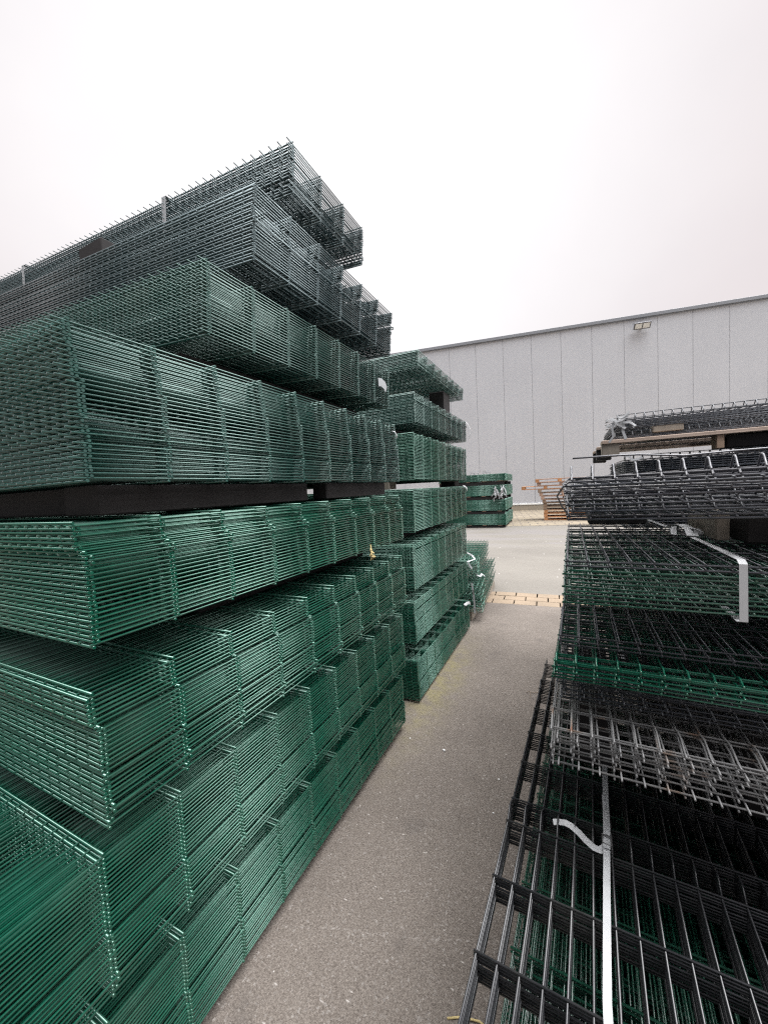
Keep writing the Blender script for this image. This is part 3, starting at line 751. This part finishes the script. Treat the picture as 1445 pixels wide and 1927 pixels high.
m.ribbon([(-.02, -.045, .055), (-.03, -.05, .0), (-.025, -.05, -.05), (-.05, -.05, -.088)], (1, 0, .2), .013, .0012)
m.ribbon([(.03, -.05, .035), (.07, -.05, .03), (.10, -.048, .005), (.085, -.05, -.005)], (0, .2, 1), .015, .0012)
m.build('tape', WHITE, R6)
m = MB()
for k in range(5):
    z0 = .005+k*.016
    m.tube([(-.055, -.01, z0), (-.06, .08, z0+.004), (-.02, .02, z0+.008), (.02, -.02, z0)], .0022, 5)
m.build('rod_end', ANTH, R6)
m = MB(); m.ribbon([(-.02, -.04, .50), (.02, -.05, .485), (.035, -.05, .46), (.07, -.05, .465), (.09, -.05, .475)], (.2, .3, 1), .014, .0012); m.build('tape', WHITE, R8)

# ------------------------------------------------------------------ light
w = bpy.data.worlds.new('World'); sc.world = w; w.use_nodes = True
nt = w.node_tree; bg = nt.nodes['Background']
SAZ, SEL = RAD(-29), RAD(39)
sd = Vector((sin(SAZ)*cos(SEL), cos(SAZ)*cos(SEL), sin(SEL)))
sky = N(nt, 'ShaderNodeTexSky', sky_type='NISHITA'); sky.sun_disc = False; sky.sun_elevation = SEL; sky.sun_rotation = SAZ; sky.dust_density = 5; sky.air_density = 1
sk = N(nt, 'ShaderNodeVectorMath', operation='SCALE'); nt.links.new(sky.outputs[0], sk.inputs[0]); sk.inputs['Scale'].default_value = .001
tc = N(nt, 'ShaderNodeTexCoord'); gen = tc.outputs['Generated']
sep = N(nt, 'ShaderNodeSeparateXYZ'); nt.links.new(gen, sep.inputs[0])
dt = N(nt, 'ShaderNodeVectorMath', operation='DOT_PRODUCT'); nt.links.new(gen, dt.inputs[0]); dt.inputs[1].default_value = sd
cl = noise(nt, gen, 2.2, 5, .5)
elev = N(nt, 'ShaderNodeMapRange', interpolation_type='SMOOTHSTEP'); nt.links.new(sep.outputs[2], elev.inputs[0])
elev.inputs[1].default_value = .74; elev.inputs[2].default_value = .98; elev.inputs[3].default_value = 0; elev.inputs[4].default_value = 1
glow = N(nt, 'ShaderNodeMapRange', interpolation_type='SMOOTHSTEP'); nt.links.new(dt.outputs['Value'], glow.inputs[0])
glow.inputs[1].default_value = .66; glow.inputs[2].default_value = 1.0; glow.inputs[3].default_value = 0; glow.inputs[4].default_value = 1
low = mixc(nt, elev.outputs[0], (.825, .765, .777), (5.2, 5.2, 5.25))
hi = mixc(nt, glow.outputs[0], (0, 0, 0), (.22, .265, .27))
s1 = mixc(nt, 1.0, low, hi, 'ADD')
# unseen sky lobe added on the right to light the wires; rear sky dimmed
d2 = N(nt, 'ShaderNodeVectorMath', operation='DOT_PRODUCT'); nt.links.new(gen, d2.inputs[0]); d2.inputs[1].default_value = (sin(RAD(93))*cos(RAD(64)), cos(RAD(93))*cos(RAD(64)), sin(RAD(64)))
g2 = N(nt, 'ShaderNodeMapRange', interpolation_type='SMOOTHSTEP'); nt.links.new(d2.outputs['Value'], g2.inputs[0]); g2.inputs[1].default_value = .80; g2.inputs[2].default_value = 1.0
s1 = mixc(nt, 1.0, s1, mixc(nt, g2.outputs[0], (0, 0, 0), (13.0, 13.1, 13.2)), 'ADD')
bk = N(nt, 'ShaderNodeMapRange', interpolation_type='SMOOTHSTEP'); nt.links.new(sep.outputs[1], bk.inputs[0]); bk.inputs[1].default_value = -.9; bk.inputs[2].default_value = -.1
s1 = mixc(nt, 1.0, s1, mixc(nt, bk.outputs[0], (.40, .43, .48), (1, 1, 1)), 'MULTIPLY')
s2 = mixc(nt, 1.0, s1, ramp(nt, cl, [(.32, (.945, .94, .945)), (.68, (1.03, 1.025, 1.02))]), 'MULTIPLY')
s3 = mixc(nt, 1.0, s2, sk.outputs[0], 'ADD')
nt.links.new(s3, bg.inputs['Color']); bg.inputs['Strength'].default_value = 1.0

sl = bpy.data.lights.new('sun', 'SUN'); sl.energy = 1.0; sl.angle = RAD(18); sl.color = (1, .97, .93)
so = bpy.data.objects.new('sun', sl); col.objects.link(so); so.rotation_euler = (-sd).to_track_quat('-Z', 'Y').to_euler()

# ------------------------------------------------------------------ camera
f_px, cx, cy = 714.0, 722.5, 963.5
Yd = Vector((1068-cx, 906-cy, f_px)).normalized()
D = Vector((1350-cx, 13300-cy, f_px)).normalized(); D = (D - Yd*D.dot(Yd)).normalized()
Zu = -D; Xr = Yd.cross(Zu)
cam = bpy.data.cameras.new('camera'); co = bpy.data.objects.new('camera', cam); col.objects.link(co)
rows = (Xr, Yd, Zu)
M = Matrix.Identity(4)
for i in range(3):
    M[i][0] = rows[i].x; M[i][1] = -rows[i].y; M[i][2] = -rows[i].z
M[0][3], M[1][3], M[2][3] = 0, 0, 1.60
co.matrix_world = M
cam.sensor_fit = 'VERTICAL'; cam.sensor_height = 36; cam.lens = f_px/1927*36
cam.clip_start = .02; cam.clip_end = 2000
sc.camera = co
sc.cycles.use_denoising = False
sc.cycles.use_adaptive_sampling = False
w.cycles.sampling_method = 'MANUAL'; w.cycles.sample_map_resolution = 1024
sc.cycles.filter_width = 1.25
sc.view_settings.view_transform = 'Standard'; sc.view_settings.look = 'None'; sc.view_settings.exposure = 0; sc.view_settings.gamma = 1
